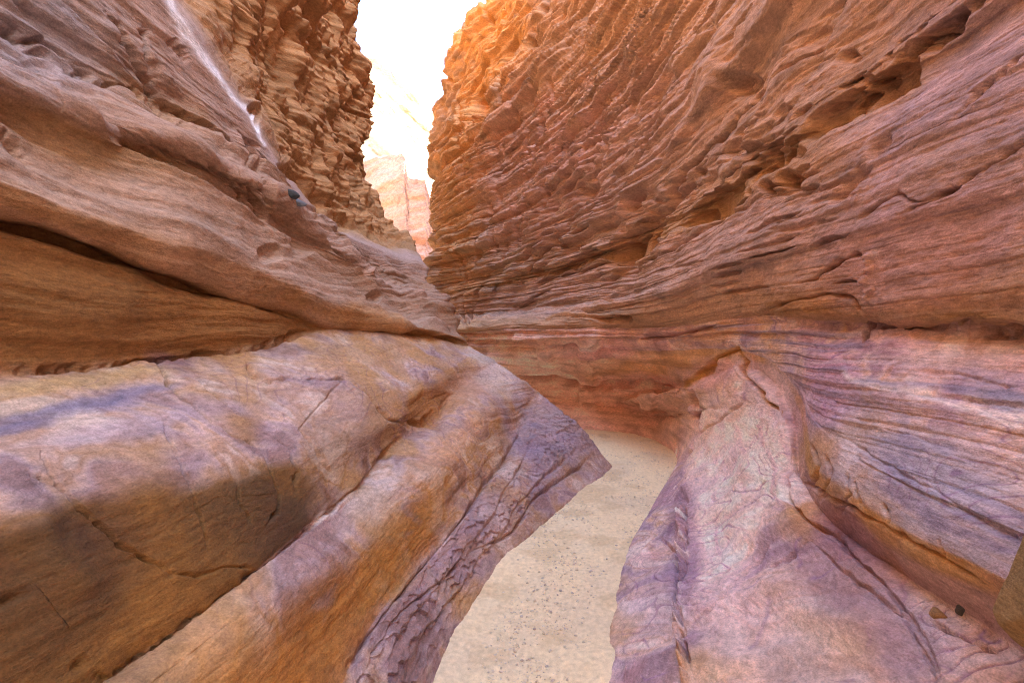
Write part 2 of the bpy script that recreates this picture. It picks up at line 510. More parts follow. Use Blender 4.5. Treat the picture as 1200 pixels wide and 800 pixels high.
def bedsaw(x, y, z, seed, dip=0.0, block=1.0):
    """thin beds: each juts at its foot and weathers back upwards; joints break every bed into blocks"""
    wz = .07 * gnoise(x * .35, y * .35, z * .5, seed) + .012 * gnoise(x * 2.0, y * 2.0, z * 2, seed + 1)
    zz = dipped(y, z, dip) + wz
    sc = y - .7 * x + .35 * z + .16 * gnoise(x * 1.2, y * 1.2, z * 1.6, seed + 20) + .05 * gnoise(x * 5, y * 5, z * 7, seed + 21)
    d = 0
    for k, (f, a, fs, fb) in enumerate(((2.3, .10, .16, .35), (6.0, .060, .25, .7), (14.0, .032, .5, 1.4), (31.0, .014, 1.0, 3.2))):
        q = zz * f + .35 * gnoise(x * fs, y * fs, zz * f * .3, seed + 2 + k)
        bed = np.floor(q); ph = q - bed
        blk = np.floor(sc * fb * (.6 + .8 * hash2(bed, bed * 0, seed + k)) + 9 * hash2(bed, bed * 0 + 3, seed + k))
        h = hash2(bed, blk, seed + k + 5)
        slope = .25 + .9 * hash2(bed, blk + 31, seed + k)
        d = d + a * (block * 1.25 * (h - .5) + slope * (np.minimum(1 - ph, ph * 10) - .45))
    return d


def pieceR(v, xs, ys):
    return np.interp(v, xs, ys).astype(f32)


nL, flipL = normals(SL, None)
visL = np.repeat(u_mask(SL.shape[1]), SL.shape[0], 0)
A = Sculpt(SL, visL)
vL = row_of(bL, len(rowsL), SL.shape[0])[:, None] + np.zeros((1, SL.shape[1]))
x, y, z = A.x, A.y, A.z
A.cn = fbm(x * 2.2, y * 2.2, z * 2.2, 3, 40)
far = sstep(2.5, 7.0, y)
# strength of the bedding relief on each bed
ampL = pieceR(vL, [0, 1, 2, 3, 4, 5, 7, 9, 9.2, 11, 12, 13, 14, 16, 17, 18, 19, 23, 27], [.2, .2, .3, .25, .22, .15, .12, .12, .3, .3, .25, .22, .5, .6, .4, .4, .45, .7, 1.2])
D = strata(x, y, z, ampL * (1 + .4 * far), 11)
D += pieceR(vL, [0, 3, 4, 7, 9, 13, 17, 18, 27], [.02, .03, .035, .05, .04, .07, .08, .18, .5]) * fbm(x * 1.1, y * 1.1, z * 1.4, 2, 21)
D += pieceR(vL, [0, 3, 7, 9, 13, 17, 18, 27], [.010, .012, .008, .008, .012, .02, .025, .06]) * fbm(x * 4.3, y * 4.3, z * 5.5, 3, 25)
D += pieceR(vL, [0, 2, 13, 14.5, 17, 17.5, 18.5, 22, 27], [0, 0, 0, .12, .16, .25, .35, .45, 1.0]) * bedsaw(x, y, z, 231, block=.8)
D += sstep(17.2, 18.2, vL).astype(f32) * (.10 * gnoise(x * 2.2, y * 2.2, z * .5, 241) + .05 * np.tanh(3 * gnoise(x * 5, y * 5, z * 1.3, 242)) + .03 * fbm(x * 9, y * 9, z * 6, 2, 243))
# overlapping thin plates at the foot of the wall (ripple-like broken laminae)
foot = np.exp(-((vL - 1.55) / .42) ** 2).astype(f32)
q = z * 1.0 + .10 * gnoise(x * 2.4, y * 2.4, z * 2, 31) + .05 * gnoise(x * 9, y * 9, z * 7, 32) + .02 * gnoise(x * 22, y * 22, z * 16, 34)
saw = np.abs((q * 15.0) % 1.0)
D += foot * .024 * (1 - saw) ** 1.6 * (.6 + .8 * np.abs(gnoise(x * 3, y * 3, z * 5, 33)))
# undulating hollows and lips on the upper ramp (rows 12-16)
ramp = sstep(13.0, 13.8, vL) * (1 - sstep(16.4, 16.9, vL))
q2 = z + .35 * gnoise(x * .55, y * .55, z * .8, 35) + .22 * (y - 3)
ph = (q2 * 2.9) % 1.0
D += ramp.astype(f32) * (.12 * (np.where(ph < .8, ph / .8, (1 - ph) / .2) - .5)) * (.5 + np.clip(gnoise(x * .8, y * .8, z * 1.5, 36) + .4, 0, 1))
D += .07 * np.sin(np.pi * np.clip(vL - 1, 0, 1)).astype(f32) * sstep(3.0, 5.5, y)
A.D += D * sstep(1.0, 1.45, vL).astype(f32) * (1 - .85 * np.exp(-((vL - 17.0) / .3) ** 2)).astype(f32)
# traced cracks and sheet edges
for pl, w, dp in [
    ([(180, 425), (195, 455), (225, 487), (262, 512), (300, 530), (316, 552), (322, 580), (318, 602), (305, 620)], 1.8, 5),
    ([(215, 440), (250, 470), (300, 505), (338, 525), (350, 550), (345, 575)], 1.8, 5),
    ([(185, 485), (205, 530), (225, 570), (235, 610), (240, 650)], 1.6, 3.5),
    ([(22, 548), (70, 562), (110, 600), (150, 640), (195, 674)], 2.0, 6),
    ([(52, 520), (58, 550), (75, 566)], 1.8, 3),
    ([(195, 674), (225, 678), (255, 668), (295, 668)], 1.8, 3),
    ([(278, 565), (283, 590), (292, 615)], 1.6, 3),
    ([(290, 425), (298, 440), (320, 447), (345, 443)], 1.6, 4),
    ([(330, 447), (400, 446), (425, 460), (455, 490), (478, 500)], 1.6, 4),
    ([(400, 447), (350, 500), (395, 560)], 1.4, 2.5),
    ([(481, 494), (500, 492), (516, 478), (526, 460)], 2.4, 7),
    ([(400, 800), (440, 735), (505, 652), (546, 603), (590, 540), (612, 505)], 2.4, 6),
    ([(118, 802), (168, 764), (218, 729), (278, 684), (308, 659), (358, 619), (393, 597), (418, 574), (438, 547), (463, 519), (479, 506)], 2.4, 6),
    ([(118, 802), (168, 764), (218, 729), (278, 684), (308, 659)], 4.5, 5),
    ([(445, 800), (470, 742), (510, 690), (560, 630), (585, 590), (607, 550), (622, 520)], 1.8, 3),
    ([(480, 790), (500, 735), (540, 690), (578, 640), (600, 600), (640, 560), (672, 530)], 1.8, 3),
    ([(425, 790), (470, 720), (520, 675), (555, 640)], 1.5, 4),
    ([(555, 650), (600, 620), (625, 590), (660, 560), (690, 535)], 1.5, 4),
    ([(0, 700), (30, 715), (80, 770), (120, 800)], 3, 8),
    ([(0, 437), (100, 431), (180, 423), (300, 406), (370, 388)], 2.4, 7),
    ([(66, 76), (110, 95), (157, 112), (196, 134), (226, 156)], 3, 8),
    ([(125, 15), (150, 45), (165, 70), (185, 100), (215, 125), (255, 160), (285, 184)], 2.6, 9),
    ([(0, 30), (40, 48), (90, 75), (130, 100)], 2.6, 8),
    ([(178, 30), (180, 70), (190, 100)], 4, 9),
    ([(205, 45), (222, 70)], 4, 8),
    ([(0, 150), (30, 172), (52, 192)], 3, 8),
    ([(230, 190), (262, 205), (285, 214)], 3, 6),
]:
    A.crack(pl, w, dp * 1.6)
for pl, h, fl in [
    ([(180, 425), (195, 455), (225, 487), (262, 512), (300, 530), (316, 552), (322, 580), (318, 602)], 4, 45),
    ([(215, 440), (250, 470), (300, 505), (338, 525), (350, 550)], 4, 40),
    ([(22, 548), (70, 562), (110, 600), (150, 640), (195, 674)], -4, 50),
    ([(330, 447), (400, 446), (425, 460), (455, 490)], 4, 50),
    ([(445, 800), (470, 742), (510, 690), (560, 630), (585, 590), (607, 550)], -5, 14),
    ([(480, 790), (500, 735), (540, 690), (578, 640), (600, 600), (640, 560)], -5, 14),
    ([(300, 200), (350, 240), (400, 290), (440, 320)], 5, 25),
]:
    A.step(pl, h, fl)
A.bowl(505, 478, 34, 22, -30, 6, 2.5)
A.bowl(432, 352, 9, 6, 20, 9)
A.bowl(318, 297, 14, 9, 20, 9)
A.bowl(345, 290, 16, 6, 28, 8)
A.bowl(400, 268, 14, 5, 35, 6)
A.bowl(416, 312, 16, 5, 35, 6)
for sx in range(26):
    rx = random.Random(900 + sx)
    t = rx.random(); cx = 30 + 380 * t; cy = 40 + 235 * t + rx.uniform(-40, 40)
    A.bowl(cx, cy, rx.uniform(10, 34), rx.uniform(3, 8), 27 + rx.uniform(-8, 12), rx.uniform(3, 8))
for sx in range(60):
    rx = random.Random(300 + sx)
    cx = rx.uniform(270, 432); cy = rx.uniform(-10, 235)
    A.bowl(cx, cy, rx.uniform(8, 30), rx.uniform(1.6, 3.6), 64 + rx.uniform(-18, 18), rx.uniform(3, 8))
SLf = SL + nL * A.D[..., None]

# mineral colours
n1 = fbm(x * .9, y * .9, z * 3.0, 3, 51); n2 = fbm(x * 3.2, y * 3.2, z * 9.0, 3, 54); n3 = gnoise(x * .7, y * .7, z * 16, 57)
c = np.zeros(x.shape + (3,), f32)
rowcol = [(0, (.40, .31, .31)), (1.9, (.41, .32, .31)), (2.6, (.40, .29, .25)), (3.05, (.40, .24, .12)), (3.75, (.42, .26, .14)), (4, (.50, .38, .34)), (5, (.47, .37, .35)),
          (6, (.30, .19, .10)), (6.9, (.31, .20, .11)), (7.1, (.44, .35, .35)), (8, (.45, .36, .36)), (8.8, (.44, .36, .30)), (9.05, (.36, .21, .09)), (11, (.36, .21, .09)), (11.5, (.44, .27, .15)),
          (12.6, (.46, .31, .20)), (13.2, (.46, .34, .26)), (14, (.40, .27, .18)), (15.2, (.43, .31, .24)), (16, (.40, .28, .20)), (17, (.44, .34, .30)), (17.4, (.42, .28, .17)), (18, (.42, .27, .15)), (23, (.42, .26, .14)), (27, (.46, .26, .13))]
for ch in range(3):
    c[..., ch] = np.interp(vL + .10 * A.cn + .0 * vL, [r[0] for r in rowcol], [r[1][ch] for r in rowcol])
LAV = (.40, .34, .39); BLU = (.22, .22, .34); OCH = (.42, .25, .09); PNK = (.52, .38, .36); PUR = (.22, .15, .20); BRN = (.27, .16, .07); WHT = (.60, .54, .52); GRY = (.34, .31, .33)
bank = 1 - sstep(8.9, 9.1, vL)
mb = marble(x, y, z, 71, [(.24, .16, .16), (.33, .26, .29), (.43, .35, .34), (.50, .38, .31), (.40, .26, .15), (.55, .44, .37), (.62, .54, .48)])
c = c * .45 + .55 * mb * bank[..., None] + .55 * c * (1 - bank[..., None])
pt = fbm(x * 1.4, y * 1.4, z * 2.2, 3, 88)
c = mixc(c, (.42, .28, .15), bank * sstep(.0, .5, pt) * .75)
c = mixc(c, LAV, bank * .20 * sstep(.0, .6, n1) * (vL > 7))
# dried silt below the flood line on the block, with shade painted in
mud_shade = sstep(5.6, 6.0, vL) * (1 - sstep(6.86, 7.04, vL + .10 * A.cn)) * (1 - sstep(330, 420, A.px + 40 * A.cn))
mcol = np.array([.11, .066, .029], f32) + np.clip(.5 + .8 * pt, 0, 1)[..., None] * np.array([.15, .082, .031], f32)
c = c * (1 - (mud_shade * .93)[..., None]) + mcol * (mud_shade * .93)[..., None]
mud_shade2 = np.exp(-((vL - 3.35) / .42) ** 4) * (1 - sstep(500, 600, A.px + 50 * n1)) * sstep(-.9, -.2, n2)  # brown slab flank: silt stain and painted shade in one colour
c = mixc(c, (.36, .19, .07), mud_shade2 * .9)
for (cx, cy, a, b, ang, col, s) in [
    (40, 482, 110, 7, -6, BLU, .55), (130, 466, 90, 5, -8, BLU, .5), (150, 500, 140, 12, -8, LAV, .6), (10, 494, 60, 6, -6, BLU, .6), (200, 432, 34, 12, 25, PUR, .6),
    (95, 445, 120, 9, -4, (.46, .36, .22), .7), (420, 415, 60, 16, -6, (.42, .29, .18), .7), (505, 470, 40, 26, -30, (.40, .24, .12), .85), (545, 450, 30, 18, 0, (.44, .30, .24), .6),
    (400, 505, 60, 40, -20, (.40, .30, .24), .6), (580, 440, 34, 16, 38, WHT, .6), (440, 575, 46, 22, -42, WHT, .6), (530, 520, 60, 14, -38, (.50, .34, .24), .6),
    (380, 606, 18, 4, -28, WHT, .9), (650, 510, 60, 40, 40, (.36, .31, .38), .6), (560, 620, 90, 26, -45, (.40, .31, .34), .5),
    (210, 250, 0.1, 0.1, 0, OCH, 0), (90, 160, 120, 18, 22, (.36, .23, .11), .6), (160, 105, 80, 14, 25, (.36, .23, .11), .5), (60, 250, 110, 14, 20, (.36, .21, .09), .6),
    (260, 310, 120, 14, 22, (.44, .27, .14), .5), (430, 375, 80, 12, 16, (.46, .28, .13), .7), (80, 350, 140, 40, 5, (.32, .19, .08), .7), (250, 375, 120, 25, -5, (.40, .23, .09), .5), (40, 50, 120, 60, 20, GRY, .6),
]:
    c = mixc(c, col, A.blob(cx, cy, a, b, ang, .55, .5) * s)
wl = np.maximum(A.line([(185, -25), (203, 15), (222, 45)], 4.5), np.maximum(A.line([(218, 38), (236, 62), (255, 88)], 3.6), A.line([(252, 84), (280, 122), (300, 152), (312, 170)], 2.2)))
# veins and dark lamina lines
vein = np.abs(fbm(x * 1.7, y * 1.7, z * 1.7 + .4 * n1, 3, 61))
c = mixc(c, PUR, np.exp(-(vein / .014) ** 2) * .4 * bank * (vL > 7) * sstep(0, .5, n2))
c = mixc(c, PUR, foot * (saw > .86) * .45)
c = mixc(c, (.30, .24, .32), foot * sstep(.1, .7, n1) * .6)
c = mixc(c, (.20, .13, .18), bands(x, y, z, 81) * .4 * bank * (1 - mud_shade) * (1 - mud_shade2) * (vL > 1))
up = sstep(17.6, 18.2, vL)
c = c * (1 + (.20 * n3 + .22 * n2)[..., None] * (.45 + .55 * up[..., None]))
c = mixc(c, (.26, .13, .05), up * sstep(.25, .8, n2) * .5)
bk = np.clip(bank, 0, 1)[..., None]
c = grade(c, 1.12, 1.3, 1.0) * np.array([1.0, .97, .88], f32) * bk + grade(c, 1.0, 1.35, .84) * (1 - bk)
wl = np.clip(wl * 1.5, 0, 1)
c = mixc(c, (.74, .70, .71), wl)
c = np.clip(c, .02, .85)
wallL = empty('canyon_wall_left', (-1.2, 2, 0))
wallL['kind'] = 'structure'
off = np.array([-1.2, 2, 0])
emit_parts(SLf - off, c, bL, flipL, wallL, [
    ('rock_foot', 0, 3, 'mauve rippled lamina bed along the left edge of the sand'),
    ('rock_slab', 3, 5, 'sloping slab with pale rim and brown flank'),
    ('rock_bench', 5, 9, 'lavender rounded bench with flank browned by dried silt and painted shade'),
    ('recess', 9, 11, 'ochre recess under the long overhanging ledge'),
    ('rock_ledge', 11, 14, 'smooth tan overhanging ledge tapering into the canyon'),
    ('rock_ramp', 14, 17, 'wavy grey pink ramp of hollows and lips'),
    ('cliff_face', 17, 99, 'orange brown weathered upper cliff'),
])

# ------------------------------------------------------------------ right wall
floorR = [G(706, 812), G(708, 770), G(712, 720), G(722, 680), G(735, 640), G(752, 608), G(770, 580), G(785, 556), G(793, 538), G(788, 527), G(770, 517), G(740, 508), G(700, 504), G(680, 503), G(640, 499), ('w', -.6, 9.8, 0), ('w', -2.6, 13, 0)]
buryR = [('w', (p[1] if len(p) == 4 else W(*p)[0]) + .02, (p[2] if len(p) == 4 else p[2]), -.35) for p in floorR]


def X5(y):
    return float(np.interp(y, [0, 1.5, 4, 5.5, 7, 8.5, 10, 11.6, 13, 14, 16], [2.2, 2.2, 2.25, 2.25, 1.95, 1.35, .55, -.6, -1.75, -2.45, -3.1]))


YS = (1.4, 2, 2.6, 3.3, 4.2, 5.3, 6.4, 7.5, 8.6, 9.8, 11, 12.2, 13)
YF = YS + (14, 14.6)
rowsR = [
    dict(p=buryR),      # 0
    dict(p=floorR, r=3),      # 1
    dict(p=[(862, 812, 1.68), (856, 700, 2.3), (852, 620, 3.0), (846, 550, 4.0), (836, 500, 5.0), (815, 478, 5.85), (798, 482, 6.8), (780, 487, 7.6), (750, 480, 8.2), (720, 475, 8.6), (680, 470, 9.0), (640, 468, 9.4), ('w', -.7, 10.7, .4), ('w', -2.5, 13, .4)], r=14),     # 2 bank
    dict(p=[(1235, 848, 1.15), (1110, 732, 1.5), (1060, 690, 1.73), (1010, 650, 2.0), (960, 610, 2.4), (932, 572, 2.73), (922, 522, 3.1), (906, 470, 3.5), (870, 441, 4.2), (830, 443, 5.2), (806, 452, 6.0), (788, 458, 7.2), (750, 452, 8.0), (700, 447, 8.6), (650, 440, 9.05), (610, 438, 9.35), ('w', -1, 10.7, .95), ('w', -2.6, 13, .95)], r=10),     # 3 bank crest
    dict(p=[(1235, 795, 1.22), (1180, 755, 1.36), (1120, 715, 1.56), (1060, 675, 1.82), (1000, 630, 2.17), (962, 597, 2.5), (940, 562, 2.83), (936, 530, 3.08), (926, 480, 3.42), (906, 446, 3.82), (872, 431, 4.36), (835, 433, 5.22), (806, 441, 6.0), (780, 440, 6.9), (740, 435, 7.7), (690, 430, 8.25), (640, 428, 8.75), (600, 430, 9.2), (572, 426, 9.5), ('w', -1.2, 10.5, 1.1), ('w', -2.6, 13, 1.1)], r=2),     # 4 recess
    dict(p=[(1235, 742, 1.14), (1190, 706, 1.28), (1130, 683, 1.45), (1080, 658, 1.63), (1020, 616, 1.93), (980, 587, 2.2), (957, 562, 2.45), (945, 537, 2.7), (942, 512, 2.93), (931, 470, 3.25), (906, 431, 3.7), (875, 418, 4.28), (835, 415, 5.2), (805, 415, 5.8), (770, 415, 6.6), (720, 412, 7.35), (660, 410, 8.1), (610, 412, 8.8), (570, 412, 9.6), ('w', -1.3, 10.6, 1.4), ('w', -2.7, 13, 1.4)], r=3),     # 5 band foot
    dict(p=[(1235, 705, 1.12), (1190, 686, 1.26), (1130, 656, 1.42), (1080, 631, 1.6), (1020, 591, 1.9), (980, 563, 2.17), (960, 543, 2.42), (948, 521, 2.67), (944, 498, 2.9), (933, 460, 3.22), (906, 424, 3.68), (875, 411, 4.27), (835, 408, 5.15), (805, 408, 5.75), (770, 408, 6.5), (720, 406, 7.25), (660, 405, 8.0), (610, 406, 8.75), (565, 407, 9.7), ('w', -1.3, 10.6, 1.48), ('w', -2.7, 13, 1.48)], r=4),     # 6 band top
    dict(p=[(1240, 508, 1.42), (1200, 500, 1.52), (1130, 481, 1.74), (1070, 463, 1.96), (1020, 451, 2.23), (997, 441, 2.4), (984, 424, 2.56), (950, 414, 2.9), (905, 405, 3.5), (870, 401, 4.1), (835, 399, 4.9), (770, 399, 6.2), (700, 397, 7.2), (650, 396, 7.9), (600, 397, 8.7), (555, 399, 10.0), ('w', -2.0, 12, 1.62), ('w', -2.7, 13, 1.62)], r=3),     # 7 white step
    dict(p=[(1240, 499, 1.46), (1200, 491, 1.56), (1130, 473, 1.78), (1070, 455, 2.0), (1020, 443, 2.28), (999, 433, 2.44), (986, 418, 2.6), (950, 409, 2.92), (905, 401, 3.5), (870, 398, 4.1), (835, 396, 4.9), (770, 396, 6.2), (700, 394, 7.2), (650, 393, 7.9), (600, 394, 8.7), (553, 396, 10.0), ('w', -2.0, 12, 1.68), ('w', -2.7, 13, 1.68)], r=3),     # 8
    dict(p=[(1240, 392, 1.64), (1200, 388, 1.76), (1100, 383, 2.12), (1025, 380, 2.52), (1000, 381, 2.66), (940, 376, 3.1), (900, 368, 3.6), (850, 375, 4.5), (800, 381, 5.6), (740, 384, 6.7), (680, 385, 7.5), (620, 386, 8.4), (580, 387, 9.2), (545, 390, 10.3), ('w', -2.0, 12, 1.85), ('w', -2.7, 13, 1.85)], r=2),     # 9 seam
    dict(p=[(1240, 385, 1.52), (1200, 381, 1.64), (1100, 376, 2.0), (1025, 372, 2.4), (1000, 372, 2.54), (940, 369, 3.0), (900, 361, 3.5), (850, 369, 4.4), (800, 374, 5.5), (740, 378, 6.6), (680, 379, 7.4), (620, 380, 8.3), (580, 381, 9.1), (543, 384, 10.2), ('w', -2.0, 12, 1.95), ('w', -2.7, 13, 1.95)], r=3),     # 10 lip
    dict(p=[('w', X5(q) - .38 + .06 * max(0, q - 6), q, 2.3) for q in YF], r=10),      # 11
    dict(p=[('w', X5(q) - .26 + .03 * max(0, q - 6), q, 2.85) for q in YF], r=5),      # 12 cave lower lip
    dict(p=[('w', X5(q) - .15, q, 3.0) for q in YF], r=3),      # 13 cave
    dict(p=[('w', X5(q) - .22, q, 3.22) for q in YF], r=4),      # 14
    dict(p=[('w', X5(q) - .12, q, 4.0) for q in YF], r=8),      # 15
    dict(p=[('w', X5(q) + .15, q, 5.5) for q in YF], r=8),      # 16
    dict(p=[('w', X5(q) + .12, q, 7.0) for q in YS + (14, 15)], r=8),      # 17
    dict(p=[('w', X5(q) + .35, q, 8.5) for q in YS + (14, 15)] + [(505, 170, 16)], r=8),      # 18
    dict(p=[('w', X5(q) + .9, q, 11.0) for q in YS + (14, 15)] + [(546, 62, 15.3)], r=8, n=60),      # 19
    dict(p=[('w', X5(q) + 2.6, q, 13.0) for q in YS + (14, 14.8)], n=30),
    dict(p=[('w', X5(q) + 4.2, q, 17.0) for q in YS + (14, 14.8)], n=16),
    dict(p=[('w', X5(q) + 8.0, q, 23.0) for q in YS + (14, 14.8)], n=10),
    dict(p=[('w', X5(q) + 14.0, q, 25.0) for q in YS + (14, 14.8)], n=6),
    dict(p=[('w', 40, q, 26.0) for q in YS + (14, 14.8)], n=3),
]
RR = loft_rows(rowsR, [(.5, 1.6, 0), (2.2, 3.6, 0), (7, 6.0, 0), (18, 9, 0), (45, 14, 0)], lambda s: max(s[0], .5) if s[2] < .5 else max(s[0], 1.2))
SR, bR = loft_surface(rowsR, RR); print('GRID R', SR.shape)
nR, flipR = normals(SR, None)
visR = np.repeat(u_mask(SR.shape[1]), SR.shape[0], 0)
B = Sculpt(SR, visR)
vR = row_of(bR, len(rowsR), SR.shape[0])[:, None] + np.zeros((1, SR.shape[1]))
x, y, z = B.x, B.y, B.z
B.cn = fbm(x * 2.2, y * 2.2, z * 2.2, 3, 140)
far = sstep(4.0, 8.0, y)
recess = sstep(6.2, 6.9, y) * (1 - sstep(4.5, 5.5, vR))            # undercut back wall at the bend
ampR = pieceR(vR, [0, 1, 2, 3, 4, 5, 6, 7, 8, 9, 10, 11, 12, 13, 14, 15, 17, 20, 26], [.02, .03, .10, .12, .2, .12, .15, .2, .2, .25, .3, .3, .3, .35, .3, .35, .45, .7, 1.2])
ampR = ampR * (.5 + .9 * far) + far * .55 * (vR < 10) * sstep(1.0, 1.6, vR) + far * .5 * ((vR >= 10) & (vR < 14))
D = strata(x, y, z, ampR * .6, 111, along=.5, dip=.5)
D += pieceR(vR, [0, 3, 4, 7, 9, 12, 15, 17, 26], [.03, .04, .03, .03, .04, .07, .10, .16, .6]) * fbm(x * .9, y * 1.1, z * 1.4, 2, 121)
D += (pieceR(vR, [0, 3, 5, 9, 12, 15, 17, 26], [.010, .012, .008, .008, .012, .012, .016, .06]) * (1 + .5 * far)) * fbm(x * 4.3, y * 4.3, z * 6.5, 3, 125)
D += (pieceR(vR, [0, 9, 10, 26], [.002, .003, .005, .008])) * fbm(x * 10, y * 14, z * 30, 2, 129)
D += (pieceR(vR, [0, 1.2, 2, 6, 9, 10.5, 12, 14.2, 27], [0, 0, .25, .5, .6, .8, .8, 1.1, 1.4]) * np.where(vR < 9, far + .5 * ((vR > 6.3) & (vR < 9)), .22 + .8 * far)) * bedsaw(x, y, z, 251, .5, .8)
# steep fractured plates on the upper far wall
upR = sstep(13, 14.2, vR).astype(f32)
qq = (y * .9 + z * .75 + x * .3 + .5 * gnoise(x * .5, y * .5, z * .5, 131)) * 1.15
fr = qq % 1.0
pl_ = gnoise(x * .25, y * .25, (dipped(y, z, .5) + .10 * gnoise(x, y, z, 134)) * 1.5, 133)
D += upR * .10 * np.tanh(7 * pl_)
D += upR * (.07 * (fr - .5)) * (.3 + np.clip(gnoise(x * .5, y * .5, z * .6, 132) + .35, 0, 1))
bnd = bands(x, y, z, 181, 9.0)
low = ((vR > 1.2) & (vR < 4)).astype(f32) * (1 - far)
D += low * (.022 * fbm(x * 3.0, y * 3.0, z * 4.0, 3, 191) - .007 * bnd + .05 * gnoise(x * 1.6, y * 1.6, z * 2.2, 195))
B.D += D * sstep(1.0, 1.5, vR).astype(f32)
for pl, w, dp in [
    ([(800, 452), (825, 437), (845, 420), (866, 410), (876, 425), (872, 438), (886, 452), (900, 470), (918, 482)], 2.0, 5),
    ([(806, 455), (815, 480), (818, 505), (808, 528), (795, 545)], 2.0, 4),
    ([(818, 512), (845, 488), (868, 470)], 1.4, 3),
    ([(797, 575), (802, 612), (802, 660), (795, 700), (802, 745), (805, 800)], 2.4, 6),
    ([(770, 620), (790, 640), (796, 690), (790, 720), (800, 760), (812, 800)], 2.2, 5),
    ([(905, 640), (870, 680), (840, 710), (822, 725)], 1.8, 3.5),
    ([(955, 640), (935, 655), (900, 670)], 2.0, 3),
    ([(930, 540), (922, 560), (930, 590), (960, 620), (985, 628), (1000, 650), (1040, 690), (1080, 740), (1100, 800)], 2.0, 5),
    ([(960, 640), (1010, 690), (1060, 720), (1085, 770), (1090, 800)], 2.2, 4),
    ([(1085, 722), (1130, 740), (1165, 758)], 2.4, 8),
    ([(950, 520), (958, 545), (952, 572)], 2.0, 6), ([(968, 535), (975, 560), (968, 585)], 2.0, 6), ([(992, 560), (998, 580), (990, 602)], 2.0, 6), ([(1004, 566), (1012, 592)], 2.0, 5), ([(1035, 590), (1040, 615)], 1.8, 4), ([(1096, 628), (1100, 655)], 1.8, 3),
    ([(940, 560), (980, 583), (1030, 612), (1090, 648), (1150, 685)], 2.0, 5),
    ([(1020, 381), (1100, 384), (1200, 389)], 2.5, 6),
    ([(1075, 435), (1130, 442), (1200, 455)], 2.0, 3),
    ([(985, 512), (1040, 545), (1090, 570), (1150, 610), (1200, 640)], 2.0, 2),
    ([(940, 330), (965, 318), (1000, 300), (1012, 298)], 2.4, 6),
    ([(900, 362), (930, 352), (965, 345), (1000, 352), (1018, 374)], 2.0, 4),
    ([(700, 330), (740, 318), (790, 290), (830, 262), (880, 240)], 2.0, 5),
    ([(640, 410), (700, 398), (740, 402), (800, 390), (850, 380)], 2.0, 5),
    ([(600, 440), (640, 446), (700, 452), (760, 448), (796, 460)], 2.4, 6),
    ([(705, 370), (720, 372), (745, 374)], 3, 8),
    ([(770, 250), (800, 200), (850, 140), (880, 100), (910, 60)], 2.2, 8),
    ([(720, 160), (760, 110), (800, 60), (840, 0)], 2.2, 8),
    ([(640, 250), (690, 200), (730, 140)], 2.0, 6),
    ([(620, 60), (640, 20), (650, -20)], 3.0, 12),
    ([(1060, 250), (1110, 225), (1150, 195), (1200, 160)], 2.4, 4),
    ([(1000, 260), (1050, 230), (1080, 235), (1130, 215)], 2.0, 4),
    ([(1120, 140), (1150, 110), (1180, 80), (1200, 60)], 2.0, 4),
]:
    B.crack(pl, w, dp * 2.1)
for pl, h, fl in [
    ([(800, 452), (825, 437), (845, 420), (866, 410), (876, 425)], -5, 18),
    ([(876, 425), (872, 438), (886, 452), (900, 470), (918, 482)], -4, 20),
    ([(975, 445), (1070, 462), (1200, 500)], 4, 20),
    ([(940, 480), (1000, 490), (1090, 520), (1200, 565)], 3, 18), ([(1010, 425), (1090, 432), (1200, 448)], 3, 14), ([(980, 530), (1060, 565), (1130, 605), (1200, 645)], 3, 20), ([(1030, 402), (1110, 406), (1200, 414)], 3, 12),
    ([(930, 540), (922, 560), (930, 590), (960, 620), (1000, 650), (1040, 690), (1080, 740)], 5, 50),
    ([(797, 575), (802, 612), (802, 660), (795, 700), (802, 745), (805, 800)], -4, 30),
]:
    B.step(pl, h, fl)
# weathered caves along the soft bed
for cx, cy, a, b, ang, dp in [
    (745, 285, 48, 22, -32, 30), (722, 300, 16, 12, -30, 20), (835, 240, 40, 17, -33, 32), (815, 258, 10, 8, 0, 14), (902, 222, 11, 10, 0, 22), (928, 212, 16, 14, -30, 26),
    (905, 190, 44, 18, -28, 22), (975, 135, 46, 20, -35, 30), (1030, 100, 50, 18, -38, 34), (1085, 45, 40, 14, -45, 30), (1125, 5, 30, 12, -45, 25),
    (998, 215, 40, 11, -42, 16), (1035, 175, 26, 9, -40, 10), (690, 225, 20, 14, -30, 14), (860, 95, 18, 14, -50, 14), (975, 65, 12, 10, -30, 14), (850, 170, 26, 10, -48, 16), (940, 40, 24, 10, -40, 12),
    (1016, 388, 5, 14, 35, 14), (705, 372, 14, 4, 8, 10), (560, 120, 14, 30, 25, 26), (600, 60, 10, 26, 28, 20), (585, 160, 8, 30, 28, 14)]:
    B.bowl(cx, cy, a * .9, b * .9, ang, dp * .85, 1.7)
for k in range(140):
    rx = random.Random(5000 + k)
    cx = rx.uniform(525, 1000); cy = rx.uniform(-10, 370)
    slope = math.degrees(math.atan2(cy - 392, cx - 545))
    if cy > 380 - (cx - 540) * .1:
        continue
    B.bowl(cx, cy, rx.uniform(12, 46), rx.uniform(1.6, 4.0), slope + rx.uniform(-7, 7), rx.uniform(3, 8), 2.2)
for k in range(70):
    rx = random.Random(8000 + k)
    t = rx.random(); cx = np.interp(t, [0, .35, .7, 1], [690, 830, 960, 1110]) + rx.uniform(-35, 35); cy = np.interp(t, [0, .35, .7, 1], [305, 225, 140, 20]) + rx.uniform(-28, 28)
    B.bowl(cx, cy, rx.uniform(5, 18), rx.uniform(3, 8), -38 + rx.uniform(-25, 25), rx.uniform(4, 13), 2.2)
